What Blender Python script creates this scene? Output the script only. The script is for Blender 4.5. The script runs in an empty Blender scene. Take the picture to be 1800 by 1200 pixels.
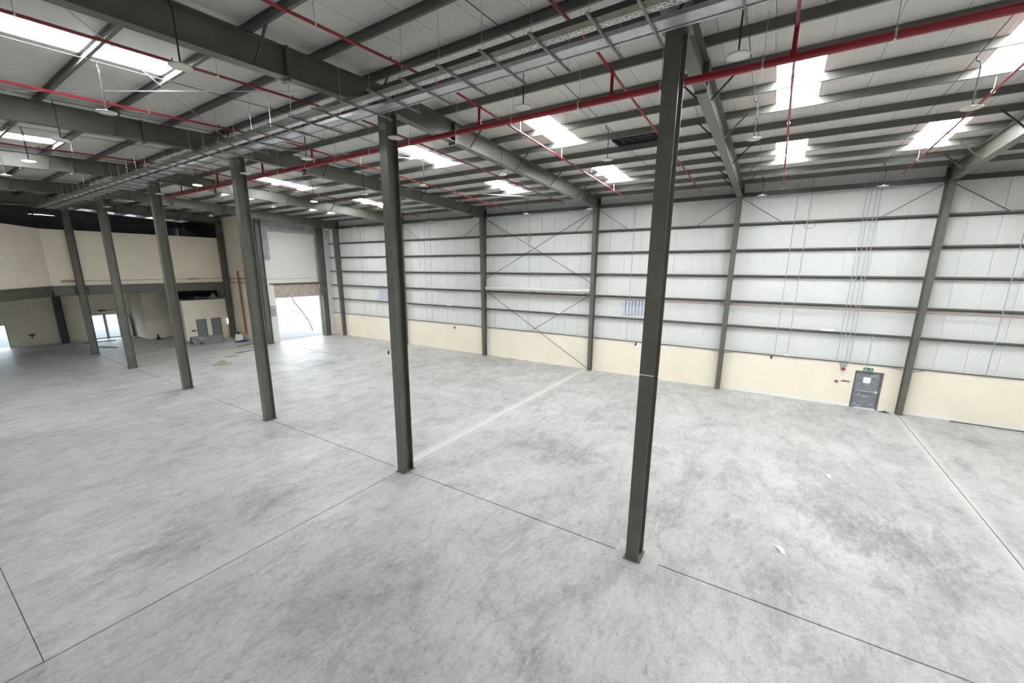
import bpy, math, random
from mathutils import Vector, Matrix
random.seed(7)
sc = bpy.context.scene
col = sc.collection

# ------------------------------------------------------------------ camera
def make_camera():
    yaw, pitch, roll = math.radians(56.86), math.radians(12.54), math.radians(0.15)
    f = 721.2
    F = Vector((math.sin(yaw)*math.cos(pitch), math.cos(yaw)*math.cos(pitch), -math.sin(pitch)))
    R = Vector((math.cos(yaw), -math.sin(yaw), 0))
    U = R.cross(F)
    c, s = math.cos(roll), math.sin(roll)
    R2, U2 = c*R + s*U, -s*R + c*U
    cd = bpy.data.cameras.new('camera')
    cd.sensor_fit = 'HORIZONTAL'; cd.sensor_width = 36.0
    cd.lens = f/1800*36.0
    cd.shift_x = (900-883.287)/1800; cd.shift_y = (630.4-600)/1800
    cd.clip_start = 0.05; cd.clip_end = 500
    o = bpy.data.objects.new('camera', cd); col.objects.link(o)
    m = Matrix((R2, U2, -F)).transposed().to_4x4(); m.translation = Vector((0, 0, 7.5))
    o.matrix_world = m
    sc.camera = o
make_camera()

# ------------------------------------------------------------------ world, sun, exposure
w = bpy.data.worlds.new('sky'); sc.world = w; w.use_nodes = True
bg = w.node_tree.nodes['Background']
bg.inputs[0].default_value = (0.86, 0.93, 1.0, 1); bg.inputs[1].default_value = 2.6
sd = bpy.data.lights.new('sun', 'SUN'); sd.energy = 1.5; sd.angle = 0.01; sd.color = (1, 0.96, 0.9)
so = bpy.data.objects.new('sun', sd); col.objects.link(so)
so.location = (0, 0, 40)
so.rotation_euler = Vector((0.25, 0.55, -1)).to_track_quat('-Z', 'Y').to_euler()
sc.view_settings.view_transform = 'Standard'
sc.view_settings.look = 'None'
sc.view_settings.gamma = 1.0
sc.view_settings.use_curve_mapping = False
sc.view_settings.exposure = 1.18
SKYLIGHT = 25.0
try:
    sc.cycles.max_bounces = 10; sc.cycles.diffuse_bounces = 6
    sc.cycles.sample_clamp_indirect = 6.0
except Exception: pass

# ------------------------------------------------------------------ materials
MATS = {}
def nodes(name):
    m = bpy.data.materials.new(name); m.use_nodes = True
    nt = m.node_tree
    return m, nt, nt.nodes['Principled BSDF']
def N(nt, t, **k):
    n = nt.nodes.new(t)
    for a, v in k.items(): setattr(n, a, v)
    return n
def texco(nt, kind='Object', scale=(1, 1, 1)):
    tc = N(nt, 'ShaderNodeTexCoord'); mp = N(nt, 'ShaderNodeMapping')
    mp.inputs['Scale'].default_value = scale
    nt.links.new(tc.outputs[kind], mp.inputs['Vector'])
    return mp.outputs['Vector']
def geo_pos(nt, scale=(1, 1, 1)):
    g = N(nt, 'ShaderNodeNewGeometry'); mp = N(nt, 'ShaderNodeMapping')
    mp.inputs['Scale'].default_value = scale
    nt.links.new(g.outputs['Position'], mp.inputs['Vector'])
    return mp.outputs['Vector']
def noise(nt, vec, scale, detail=4, rough=0.6, dist=0.0):
    n = N(nt, 'ShaderNodeTexNoise')
    n.inputs['Scale'].default_value = scale; n.inputs['Detail'].default_value = detail
    n.inputs['Roughness'].default_value = rough; n.inputs['Distortion'].default_value = dist
    nt.links.new(vec, n.inputs['Vector'])
    return n.outputs[0]
def ramp(nt, fac, stops):
    r = N(nt, 'ShaderNodeValToRGB')
    el = r.color_ramp.elements
    while len(el) < len(stops): el.new(0.5)
    for e, (p, c) in zip(el, stops):
        e.position = p; e.color = (c, c, c, 1) if not isinstance(c, tuple) else (*c, 1)
    nt.links.new(fac, r.inputs[0])
    return r.outputs[0]
def mix(nt, fac, a, b, mode='MIX'):
    m = N(nt, 'ShaderNodeMix', data_type='RGBA', blend_type=mode)
    if isinstance(fac, (int, float)): m.inputs[0].default_value = fac
    else: nt.links.new(fac, m.inputs[0])
    for i, v in ((6, a), (7, b)):
        if isinstance(v, tuple): m.inputs[i].default_value = (*v, 1)
        else: nt.links.new(v, m.inputs[i])
    return m.outputs[2]
def mat(name, base, rough=0.5, metal=0.0, var=0.12, scale=3.0, bump=0.0, bscale=40.0, spec=None):
    """painted / plain surface with slight procedural mottling"""
    if name in MATS: return MATS[name]
    m, nt, b = nodes(name)
    v = geo_pos(nt)
    nz = noise(nt, v, scale, 5, 0.65)
    f = ramp(nt, nz, [(0.3, 0.0), (0.7, 1.0)])
    lo = tuple(c*(1-var) for c in base); hi = tuple(min(1, c*(1+var)) for c in base)
    nt.links.new(mix(nt, f, lo, hi), b.inputs['Base Color'])
    b.inputs['Roughness'].default_value = rough; b.inputs['Metallic'].default_value = metal
    if spec is not None: b.inputs['Specular IOR Level'].default_value = spec
    if bump:
        bn = N(nt, 'ShaderNodeBump'); bn.inputs['Strength'].default_value = bump
        bn.inputs['Distance'].default_value = 0.02
        nt.links.new(noise(nt, v, bscale, 3), bn.inputs['Height'])
        nt.links.new(bn.outputs[0], b.inputs['Normal'])
    MATS[name] = m
    return m
def emit(name, colr, strength):
    if name in MATS: return MATS[name]
    m, nt, b = nodes(name)
    b.inputs['Base Color'].default_value = (0.8, 0.8, 0.8, 1)
    b.inputs['Emission Color'].default_value = (*colr, 1)
    b.inputs['Emission Strength'].default_value = strength
    MATS[name] = m
    return m
STEEL = mat('grey_steel_paint', (0.120, 0.116, 0.098), 0.36, 0, 0.16, 1.3, 0.05, 60)
STEEL_D = mat('dark_steel_paint', (0.05, 0.052, 0.05), 0.5, 0, 0.2, 1.5)
PURLIN = mat('purlin_steel_paint', (0.125, 0.126, 0.113), 0.40, 0, 0.12, 1.0)
GALV = mat('galvanised_steel', (0.55, 0.57, 0.58), 0.38, 0.75, 0.15, 8)
BLACK = mat('black_paint', (0.02, 0.02, 0.022), 0.5, 0, 0.1, 3)
REDP = mat('red_pipe_paint', (0.27, 0.008, 0.018), 0.32, 0, 0.15, 4)
BEIGE = mat('cream_wall_paint', (0.84, 0.77, 0.635), 0.75, 0, 0.04, 0.8, 0.06, 90)
WHITE = mat('white_paint', (0.82, 0.82, 0.80), 0.5, 0, 0.04, 2)
OFFW = mat('off_white_plaster', (0.70, 0.70, 0.66), 0.8, 0, 0.06, 1.2, 0.08, 50)
CONC = mat('rough_concrete', (0.34, 0.34, 0.32), 0.85, 0, 0.3, 2.0, 0.4, 14)
CONC_D = mat('stained_concrete', (0.19, 0.19, 0.185), 0.85, 0, 0.45, 2.6, 0.4, 14)
DOORG = mat('grey_door_paint', (0.20, 0.225, 0.25), 0.4, 0, 0.06, 2)
DARKV = mat('shade_and_dark_parts', (0.03, 0.03, 0.035), 0.9, 0, 0.2, 2)  # near-black; puts shade into the void sheets, plain dark elsewhere
BROWN = mat('brown_timber', (0.22, 0.14, 0.08), 0.7, 0, 0.25, 4)
RUST = mat('orange_brown_pipe', (0.30, 0.11, 0.05), 0.6, 0, 0.25, 4)
PINK = mat('brown_pink_conduit', (0.36, 0.24, 0.20), 0.5, 0, 0.15, 3)
BLUE = mat('blue_tarp', (0.02, 0.04, 0.15), 0.5, 0, 0.3, 5)
SAND = mat('grey_sand', (0.25, 0.225, 0.17), 0.95, 0, 0.25, 9, 0.6, 60)
GREEN = mat('green_sign', (0.01, 0.16, 0.09), 0.4, 0, 0.05, 3)
GREY = mat('mid_grey_plastic', (0.38, 0.40, 0.40), 0.5, 0, 0.08, 3)
PAPER = mat('white_paper', (0.9, 0.9, 0.89), 0.8, 0, 0.02, 3)
LAMPW = mat('lamp_opal_cover', (0.72, 0.70, 0.64), 0.35, 0, 0.03, 3)
LAMPON = emit('lamp_opal_lit', (0.95, 0.98, 1.0), 14)
SKYM = emit('skylight_sheet', (0.95, 0.98, 1.0), SKYLIGHT)
CLEAR_LIT = emit('daylit_translucent_sheet', (0.85, 0.92, 1.0), 5)

def panel_mat(name, base, axis, pitch, rough, bump):
    m, nt, b = nodes(name)
    v = geo_pos(nt)
    nz = noise(nt, v, 0.7, 4, 0.6)
    fine = noise(nt, v, 9.0, 3, 0.6)
    c1 = mix(nt, ramp(nt, nz, [(0.3, 0.0), (0.7, 1.0)]), tuple(c*0.94 for c in base), base)
    c2 = mix(nt, ramp(nt, fine, [(0.35, 0.0), (0.75, 1.0)]), c1, tuple(c*0.9 for c in base))
    nt.links.new(c2, b.inputs['Base Color'])
    b.inputs['Roughness'].default_value = rough
    wv = N(nt, 'ShaderNodeTexWave', wave_type='BANDS', bands_direction=axis, wave_profile='SIN')
    wv.inputs['Scale'].default_value = 2*math.pi/pitch/20.0
    nt.links.new(v, wv.inputs['Vector'])
    bn = N(nt, 'ShaderNodeBump'); bn.inputs['Strength'].default_value = bump; bn.inputs['Distance'].default_value = 0.01
    nt.links.new(wv.outputs['Fac'], bn.inputs['Height'])
    nt.links.new(bn.outputs[0], b.inputs['Normal'])
    return m
ROOFP = panel_mat('roof_panel_liner', (0.66, 0.655, 0.62), 'Y', 0.10, 0.42, 0.25)
WALLP = panel_mat('wall_panel_liner', (0.74, 0.745, 0.72), 'Y', 0.26, 0.36, 0.12)

def floor_mat():
    m, nt, b = nodes('power_floated_concrete')
    v = geo_pos(nt)
    big = noise(nt, v, 0.20, 11, 0.70, 0.3)
    mid = noise(nt, geo_pos(nt, (0.8, 1.5, 1)), 0.9, 12, 0.76, 0.8)
    fine = noise(nt, v, 9.0, 8, 0.75, 0.2)
    stain = noise(nt, geo_pos(nt, (1, 1.3, 1)), 0.33, 13, 0.80, 0.5)
    scr = noise(nt, geo_pos(nt, (0.5, 4.0, 1)), 1.6, 8, 0.72, 0.4)
    c = mix(nt, ramp(nt, big, [(0.34, 0.0), (0.66, 1.0)]), (0.35, 0.345, 0.33), (0.475, 0.472, 0.46))
    c = mix(nt, 1.0, c, ramp(nt, mid, [(0.32, 0.74), (0.52, 1.0), (0.72, 1.10)]), 'MULTIPLY')
    c = mix(nt, 1.0, c, ramp(nt, stain, [(0.50, 1.0), (0.60, 0.80), (0.72, 0.60)]), 'MULTIPLY')
    c = mix(nt, 1.0, c, ramp(nt, scr, [(0.32, 0.88), (0.48, 1.0)]), 'MULTIPLY')
    c = mix(nt, 1.0, c, ramp(nt, fine, [(0.30, 0.78), (0.70, 1.10)]), 'MULTIPLY')
    fleck = noise(nt, geo_pos(nt, (1, 2.2, 1)), 2.4, 14, 0.86, 0.3)
    c = mix(nt, 1.0, c, ramp(nt, fleck, [(0.36, 1.16), (0.46, 1.0), (0.54, 1.0), (0.62, 0.62)]), 'MULTIPLY')
    # grimy patches where machines stood
    grit = ramp(nt, fleck, [(0.40, 0.15), (0.60, 1.0)])
    for bx_, by_, br_ in [(10.89, -0.97, 1.1), (15.42, 7.73, 1.6), (14.64, 6.02, 1.4), (5.79, 3.02, 0.9), (15.55, -2.64, 2.2), (14.2, -3.95, 2.0), (12.39, 2.16, 1.2), (5.95, 13.09, 1.5), (3.3, 13.02, 1.3), (18.48, 29.42, 2.5)]:
        dv = N(nt, 'ShaderNodeVectorMath', operation='DISTANCE'); nt.links.new(v, dv.inputs[0]); dv.inputs[1].default_value = (bx_, by_, 0)
        wb = N(nt, 'ShaderNodeMath', operation='MULTIPLY_ADD'); nt.links.new(mid, wb.inputs[0]); wb.inputs[1].default_value = br_*1.6; nt.links.new(dv.outputs['Value'], wb.inputs[2])
        mr = N(nt, 'ShaderNodeMapRange', interpolation_type='SMOOTHSTEP'); nt.links.new(wb.outputs[0], mr.inputs[0])
        mr.inputs[1].default_value = br_*0.8; mr.inputs[2].default_value = br_*1.9; mr.inputs[3].default_value = 0.85; mr.inputs[4].default_value = 0.0
        mm = N(nt, 'ShaderNodeMath', operation='MULTIPLY'); nt.links.new(mr.outputs[0], mm.inputs[0]); nt.links.new(grit, mm.inputs[1])
        c = mix(nt, mm.outputs[0], c, (0.15, 0.15, 0.155))
    # dusty scrubbed band beside the cross joints, right of the column row
    sp = N(nt, 'ShaderNodeSeparateXYZ'); nt.links.new(v, sp.inputs[0])
    def band(pos, half, amt):
        a = N(nt, 'ShaderNodeMath', operation='SUBTRACT'); nt.links.new(sp.outputs[1], a.inputs[0]); a.inputs[1].default_value = pos
        d = N(nt, 'ShaderNodeMath', operation='ABSOLUTE'); nt.links.new(a.outputs[0], d.inputs[0])
        wob = N(nt, 'ShaderNodeMath', operation='MULTIPLY_ADD'); nt.links.new(mid, wob.inputs[0]); wob.inputs[1].default_value = 0.9
        nt.links.new(d.outputs[0], wob.inputs[2])
        mr = N(nt, 'ShaderNodeMapRange'); nt.links.new(wob.outputs[0], mr.inputs[0])
        mr.inputs[1].default_value = half+0.30; mr.inputs[2].default_value = half+0.62; mr.inputs[3].default_value = amt; mr.inputs[4].default_value = 0.0
        rx = N(nt, 'ShaderNodeMapRange'); nt.links.new(sp.outputs[0], rx.inputs[0])
        rx.inputs[1].default_value = 9.0; rx.inputs[2].default_value = 11.0; rx.inputs[3].default_value = 0.35; rx.inputs[4].default_value = 1.0
        mu = N(nt, 'ShaderNodeMath', operation='MULTIPLY'); nt.links.new(mr.outputs[0], mu.inputs[0]); nt.links.new(rx.outputs[0], mu.inputs[1])
        return mu.outputs[0]
    for pos, half in ((11.2, 0.22), (-6.2, 0.15)):
        c = mix(nt, band(pos, half, 0.6), c, (0.58, 0.572, 0.55))
    nt.links.new(c, b.inputs['Base Color'])
    nt.links.new(ramp(nt, mid, [(0.3, 0.55), (0.7, 0.36)]), b.inputs['Roughness'])
    bn = N(nt, 'ShaderNodeBump'); bn.inputs['Strength'].default_value = 0.15; bn.inputs['Distance'].default_value = 0.01
    nt.links.new(fine, bn.inputs['Height']); nt.links.new(bn.outputs[0], b.inputs['Normal'])
    return m
FLOOR = floor_mat()

def slot_mat(name, axis, pitch):
    """galvanised strip punched with dark slots"""
    m, nt, b = nodes(name)
    v = geo_pos(nt)
    wv = N(nt, 'ShaderNodeTexWave', wave_type='BANDS', bands_direction=axis)
    wv.inputs['Scale'].default_value = 2*math.pi/pitch/20.0
    nt.links.new(v, wv.inputs['Vector'])
    c = mix(nt, ramp(nt, wv.outputs['Fac'], [(0.30, 0.0), (0.42, 1.0)]), (0.03, 0.03, 0.03), (0.42, 0.42, 0.40))
    nt.links.new(c, b.inputs['Base Color'])
    b.inputs['Metallic'].default_value = 0.35; b.inputs['Roughness'].default_value = 0.45
    return m
SLOT = slot_mat('slotted_channel', 'X', 0.06)

def end_plaster():
    m, nt, b = nodes('patched_cement_plaster')
    v = geo_pos(nt)
    nz = noise(nt, v, 1.6, 6, 0.7, 0.5)
    sp = N(nt, 'ShaderNodeSeparateXYZ'); nt.links.new(v, sp.inputs[0])
    def edge(axis, pos, sign):
        a = N(nt, 'ShaderNodeMath', operation='MULTIPLY_ADD'); nt.links.new(sp.outputs[axis], a.inputs[0]); a.inputs[1].default_value = sign; a.inputs[2].default_value = -sign*pos
        wob = N(nt, 'ShaderNodeMath', operation='MULTIPLY_ADD'); nt.links.new(nz, wob.inputs[0]); wob.inputs[1].default_value = 0.5; nt.links.new(a.outputs[0], wob.inputs[2])
        mr = N(nt, 'ShaderNodeMapRange'); nt.links.new(wob.outputs[0], mr.inputs[0])
        mr.inputs[1].default_value = 0.18; mr.inputs[2].default_value = 0.34
        return mr.outputs[0]
    top = edge(2, 10.85, 1); right = edge(0, 27.15, 1); left = edge(0, 22.3, -1); up = edge(2, 8.1, 1)
    lm = N(nt, 'ShaderNodeMath', operation='MULTIPLY'); nt.links.new(left, lm.inputs[0]); nt.links.new(up, lm.inputs[1])
    mx = N(nt, 'ShaderNodeMath', operation='MAXIMUM'); nt.links.new(top, mx.inputs[0]); nt.links.new(right, mx.inputs[1])
    mx2 = N(nt, 'ShaderNodeMath', operation='MAXIMUM'); nt.links.new(mx.outputs[0], mx2.inputs[0]); nt.links.new(lm.outputs[0], mx2.inputs[1])
    cem = mix(nt, ramp(nt, nz, [(0.35, 0.0), (0.65, 1.0)]), (0.26, 0.27, 0.275), (0.42, 0.43, 0.43))
    c = mix(nt, mx2.outputs[0], (0.70, 0.69, 0.65), cem)
    nt.links.new(c, b.inputs['Base Color']); b.inputs['Roughness'].default_value = 0.85
    return m
ENDP = end_plaster()

def plastic_wrap():
    m, nt, b = nodes('wrapped_door_film')
    v = geo_pos(nt)
    nz = noise(nt, geo_pos(nt, (1, 1.2, 2.2)), 3.2, 5, 0.6, 1.5)
    c = mix(nt, ramp(nt, nz, [(0.56, 0.0), (0.66, 0.6)]), (0.19, 0.21, 0.235), (0.6, 0.6, 0.6))
    nt.links.new(c, b.inputs['Base Color']); b.inputs['Roughness'].default_value = 0.25
    bn = N(nt, 'ShaderNodeBump'); bn.inputs['Strength'].default_value = 0.6
    nt.links.new(nz, bn.inputs['Height']); nt.links.new(bn.outputs[0], b.inputs['Normal'])
    return m
WRAP = plastic_wrap()

def glass():
    m, nt, b = nodes('clear_glass')
    out = nt.nodes['Material Output']
    tr = N(nt, 'ShaderNodeBsdfTransparent'); tr.inputs[0].default_value = (0.92, 0.96, 0.97, 1)
    gl = N(nt, 'ShaderNodeBsdfGlossy'); gl.inputs['Roughness'].default_value = 0.03
    ms = N(nt, 'ShaderNodeMixShader'); ms.inputs[0].default_value = 0.06
    nt.links.new(tr.outputs[0], ms.inputs[1]); nt.links.new(gl.outputs[0], ms.inputs[2]); nt.links.new(ms.outputs[0], out.inputs[0])
    return m
GLASS = glass()
GROUND = mat('pale_dusty_ground', (0.19, 0.195, 0.20), 0.9, 0, 0.1, 0.6)

# ------------------------------------------------------------------ mesh helpers
class MB:
    def __init__(s): s.v = []; s.f = []
    def box(s, x0, x1, y0, y1, z0, z1):
        b = len(s.v)
        s.v += [(x, y, z) for z in (z0, z1) for y in (y0, y1) for x in (x0, x1)]
        s.f += [tuple(b+i for i in q) for q in ((0, 2, 3, 1), (4, 5, 7, 6), (0, 1, 5, 4), (2, 6, 7, 3), (0, 4, 6, 2), (1, 3, 7, 5))]
        return s
    def hexa(s, pts):
        """8 points: bottom 4 (ccw) then top 4"""
        b = len(s.v); s.v += [tuple(p) for p in pts]
        s.f += [tuple(b+i for i in q) for q in ((3, 2, 1, 0), (4, 5, 6, 7), (0, 1, 5, 4), (1, 2, 6, 5), (2, 3, 7, 6), (3, 0, 4, 7))]
        return s
    def prism(s, prof, frames):
        """sweep closed 2d profile (list of (a,b)) along frames [(origin, A, B)]"""
        n = len(prof); base = len(s.v)
        for o, A, B in frames:
            o, A, B = Vector(o), Vector(A), Vector(B)
            for a, b in prof: s.v.append(tuple(o + A*a + B*b))
        for k in range(len(frames)-1):
            for i in range(n):
                j = (i+1) % n
                s.f.append((base+k*n+i, base+k*n+j, base+(k+1)*n+j, base+(k+1)*n+i))
        s.f.append(tuple(base+i for i in reversed(range(n))))
        s.f.append(tuple(base+(len(frames)-1)*n+i for i in range(n)))
        return s
    def beam(s, p, q, wdt, hgt):
        p, q = Vector(p), Vector(q); d = (q-p).normalized()
        up = Vector((0, 0, 1)) if abs(d.z) < 0.95 else Vector((1, 0, 0))
        A = d.cross(up).normalized(); B = A.cross(d)
        h, k = wdt/2, hgt/2
        return s.prism([(-h, -k), (h, -k), (h, k), (-h, k)], [(p, A, B), (q, A, B)])
    def tube(s, pts, r, n=8):
        pts = [Vector(p) for p in pts]
        prof = [(math.cos(2*math.pi*i/n)*r, math.sin(2*math.pi*i/n)*r) for i in range(n)]
        fr = []
        for i, p in enumerate(pts):
            d = (pts[min(i+1, len(pts)-1)] - pts[max(i-1, 0)]).normalized()
            up = Vector((0, 0, 1)) if abs(d.z) < 0.9 else Vector((1, 0, 0))
            A = d.cross(up).normalized(); fr.append((p, A, A.cross(d)))
        return s.prism(prof, fr)
    def lathe(s, prof, c, n=24):
        """prof: [(r,z)] bottom to top around vertical axis at c"""
        base = len(s.v)
        for r, z in prof:
            for i in range(n):
                a = 2*math.pi*i/n; s.v.append((c[0]+r*math.cos(a), c[1]+r*math.sin(a), c[2]+z))
        for k in range(len(prof)-1):
            for i in range(n):
                j = (i+1) % n
                s.f.append((base+k*n+i, base+k*n+j, base+(k+1)*n+j, base+(k+1)*n+i))
        s.f.append(tuple(base+i for i in reversed(range(n))))
        s.f.append(tuple(base+(len(prof)-1)*n+i for i in range(n)))
        return s
    def quad(s, *p):
        b = len(s.v); s.v += [tuple(x) for x in p]; s.f.append(tuple(range(b, b+len(p)))); return s
    def build(s, name, material, parent=None, origin=None, smooth=False):
        xs = [v[0] for v in s.v]; ys = [v[1] for v in s.v]; zs = [v[2] for v in s.v]
        if origin is None:
            origin = ((min(xs)+max(xs))/2, (min(ys)+max(ys))/2, min(zs))
        ox, oy, oz = origin
        me = bpy.data.meshes.new(name)
        me.from_pydata([(x-ox, y-oy, z-oz) for x, y, z in s.v], [], s.f)
        me.validate(); me.update()
        me.materials.append(material)
        if smooth: me.polygons.foreach_set('use_smooth', [True]*len(me.polygons))
        return place(name, me, origin, parent)
WORLD = {}
def place(name, me, origin, parent=None):
    o = bpy.data.objects.new(name, me); col.objects.link(o)
    wl = Vector(origin); WORLD[o.name] = wl
    if parent is not None:
        o.parent = parent; o.location = wl - WORLD[parent.name]
    else: o.location = wl
    return o
def tag(o, label, cat, group=None):
    o['label'] = label; o['category'] = cat
    if group: o['group'] = group
    return o
def thing(name, label, cat, loc, group=None):
    o = bpy.data.objects.new(name, None); col.objects.link(o)
    o.empty_display_size = 0.2; o.location = loc; WORLD[o.name] = Vector(loc)
    return tag(o, label, cat, group)
def structure(o, label, cat):
    o['kind'] = 'structure'; return tag(o, label, cat)
def struct_empty(name, label, cat, loc):
    o = thing(name, label, cat, loc); o['kind'] = 'structure'; return o
def in_view(*pts):
    """True if any of the points falls inside the photograph's frame (for naming order only)"""
    yaw, pitch = math.radians(56.86), math.radians(12.54)
    F = Vector((math.sin(yaw)*math.cos(pitch), math.cos(yaw)*math.cos(pitch), -math.sin(pitch)))
    R = Vector((math.cos(yaw), -math.sin(yaw), 0)); U = R.cross(F)
    for p in pts:
        d = Vector(p)-Vector((0, 0, 7.5)); z = d.dot(F)
        if z > 0.1 and 0 < 883.3+721.2*d.dot(R)/z < 1800 and 0 < 630.4-721.2*d.dot(U)/z < 1200: return True
    return False
class Count:
    def __init__(s): s.n = 0
    def __call__(s, seen):
        if not seen: return 'an out-of-view'
        s.n += 1; return ordinal(s.n-1)
ORD = ['first', 'second', 'third', 'fourth', 'fifth', 'sixth', 'seventh', 'eighth', 'ninth', 'tenth', 'eleventh', 'twelfth',
       'thirteenth', 'fourteenth', 'fifteenth', 'sixteenth', 'seventeenth', 'eighteenth', 'nineteenth']
TENS = ['twent', 'thirt', 'fort', 'fift']
def ordinal(i):
    if i < 19: return ORD[i]
    n = i+1; t = TENS[n//10-2]
    return t+'ieth' if n % 10 == 0 else t+'y-'+ORD[n % 10-1]

# ------------------------------------------------------------------ main dimensions
FY = [-14.8, -6.27, 2.28, 10.87, 20.52, 30.18, 39.89, 49.13, 58.2]   # portal frames along Y
XR = 9.96                 # column row
RIDGE, K = 10.2, 0.043
XW = 28.95                # inner face of wall panels
XL = -9.0
Y0, YE, YB = -18.0, 41.9, 60.0
XS = 21.5                 # side wall of the rear annexe
def ztop(x): return 12.92 - K*abs(x-RIDGE)        # top of rafter = underside of purlins
PH = 0.23
def zsheet(x): return ztop(x) + PH

# ------------------------------------------------------------------ floor
fb = MB().box(XL-0.3, XW+0.3, Y0-0.3, YB+0.3, -0.4, -0.05).build('floor', mat('dark_joint_filler', (0.035, 0.035, 0.035), .9, 0, .2, 3))
structure(fb, 'dusty grey power-floated concrete floor of the empty hall', 'floor')
g = 0.016
def slab(x0, x1, y0, y1):
    x0 += .006 if x0 == 0.58 else g; x1 -= .006 if x1 == 0.58 else g; y0 += g; y1 -= g; c = 0.006
    m = MB()
    m.hexa([(x0, y0, -0.06), (x1, y0, -0.06), (x1, y1, -0.06), (x0, y1, -0.06), (x0, y0, -c), (x1, y0, -c), (x1, y1, -c), (x0, y1, -c)])
    m.hexa([(x0, y0, -c), (x1, y0, -c), (x1, y1, -c), (x0, y1, -c), (x0+c, y0+c, 0), (x1-c, y0+c, 0), (x1-c, y1-c, 0), (x0+c, y1-c, 0)])
    m.build('slab', FLOOR, fb)
JX = 9.93
slab(XL-0.2, JX, Y0-0.2, -6.22); slab(JX, XW+0.2, Y0-0.2, -6.22)
slab(XL-0.2, JX, -6.22, 11.0); slab(JX, XW+0.2, -6.22, 11.0)
slab(XL-0.2, 0.58, 11.0, 30.3); slab(0.58, JX, 11.0, 30.3); slab(JX, XW+0.2, 11.0, 30.3)
slab(XL-0.2, 0.58, 30.3, YB); slab(0.58, JX, 30.3, YB); slab(JX, XS, 30.3, YB); slab(XS, XW+0.2, 30.3, YE+0.1)

# ------------------------------------------------------------------ roof: panels, skylights
PITCH = 1.16
SKY_R = [-11, -4, 0, 7, 13, 24, 30]
SKY_L = [-11, -4, 13, 24, 30]
SEG_R = [(14.5, 17.68), (21.5, 25.25)]
SEG_L = [(2.3, 5.85), (-4.9, -1.4)]
def yn(n): return -0.455 + n*PITCH
VENT_N, VENT_X = (4, 5), (18.35, 20.1)          # roof ventilator opening
ceil = struct_empty('ceiling', 'pale grey insulated roof sheeting on steel purlins', 'ceiling', (RIDGE, 20, 12.9))
TH = 0.07
def roof_panel(n, xa, xb, parent):
    y0, y1 = yn(n), yn(n+1)
    m = MB()
    for ya, yb_, d0, d1 in ((y0+0.007, y1-0.007, 0.0, TH*0.6), (y0, y1, TH*0.6, TH)):
        za, zb = zsheet(xa), zsheet(xb)
        m.hexa([(xa, ya, za+d0), (xb, ya, zb+d0), (xb, yb_, zb+d0), (xa, yb_, za+d0),
                (xa, ya, za+d1), (xb, ya, zb+d1), (xb, yb_, zb+d1), (xa, yb_, za+d1)])
    m.build('panel', ROOFP, parent)
def cut(a, b, holes):
    out = []; cur = a
    for h0, h1 in sorted(holes):
        out.append((cur, h0)); cur = h1
    out.append((cur, b)); return out
n = -16
while yn(n) < YB+0.3:
    xe = XW+0.35 if yn(n) < YE-0.3 else XS+0.3
    holes = list(SEG_R) if n in SKY_R else []
    if n in VENT_N: holes = [VENT_X]
    for a, b in cut(RIDGE, xe, holes): roof_panel(n, a, b, ceil)
    holes = SEG_L[:1] if n in SKY_L else []
    for a, b in cut(XL-0.35, RIDGE, holes): roof_panel(n, a, b, ceil)
    n += 1
WN = 0
def skylight(nn, xa, xb, label):
    global WN
    WN += 1
    y0, y1 = yn(nn), yn(nn+1)
    root = struct_empty('window_%d' % WN, label, 'skylight', ((xa+xb)/2, (y0+y1)/2, zsheet((xa+xb)/2)))
    za, zb = zsheet(xa), zsheet(xb)
    m = MB(); t = 0.03; h = 0.17
    for (p, q, a, b) in ((xa, xb, y0, y0+t), (xa, xb, y1-t, y1)):
        m.hexa([(p, a, zsheet(p)), (q, a, zsheet(q)), (q, b, zsheet(q)), (p, b, zsheet(p)),
                (p, a, zsheet(p)+h), (q, a, zsheet(q)+h), (q, b, zsheet(q)+h), (p, b, zsheet(p)+h)])
    for (p, q) in ((xa, xa+t), (xb-t, xb)):
        m.hexa([(p, y0+t, zsheet(p)), (q, y0+t, zsheet(q)), (q, y1-t, zsheet(q)), (p, y1-t, zsheet(p)),
                (p, y0+t, zsheet(p)+h), (q, y0+t, zsheet(q)+h), (q, y1-t, zsheet(q)+h), (p, y1-t, zsheet(p)+h)])
    m.build('frame', WHITE, root)
    xm = (xa+xb)/2
    for p, q in ((xa+t, xm-0.01), (xm+0.01, xb-t)):
        MB().hexa([(p, y0+t, zsheet(p)+0.10), (q, y0+t, zsheet(q)+0.10), (q, y1-t, zsheet(q)+0.10), (p, y1-t, zsheet(p)+0.10),
                   (p, y0+t, zsheet(p)+0.13), (q, y0+t, zsheet(q)+0.13), (q, y1-t, zsheet(q)+0.13), (p, y1-t, zsheet(p)+0.13)]).build('pane', SKYM, root)
def bay_name(y):
    names = ['nearest', 'second', 'third', 'fourth', 'fifth', 'sixth', 'seventh', 'eighth']
    for i in range(len(FY)-1):
        if FY[i] <= y < FY[i+1]: return names[i]
    return names[0]
for segs, ns, whs in ((SEG_R, SKY_R, ('inner slope nearer the ridge', 'lower slope towards the panelled wall')), (SEG_L[:1], SKY_L, ('left slope beyond the cable trays',))):
    for (a, b), wh in zip(segs, whs):
        cnt = Count()
        for nn in ns:
            z_ = zsheet(a); seen = in_view((a, yn(nn)+.5, z_), (b, yn(nn)+.5, z_))
            skylight(nn, a, b, '%s bright skylight strip on the %s' % (cnt(seen), wh))
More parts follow.
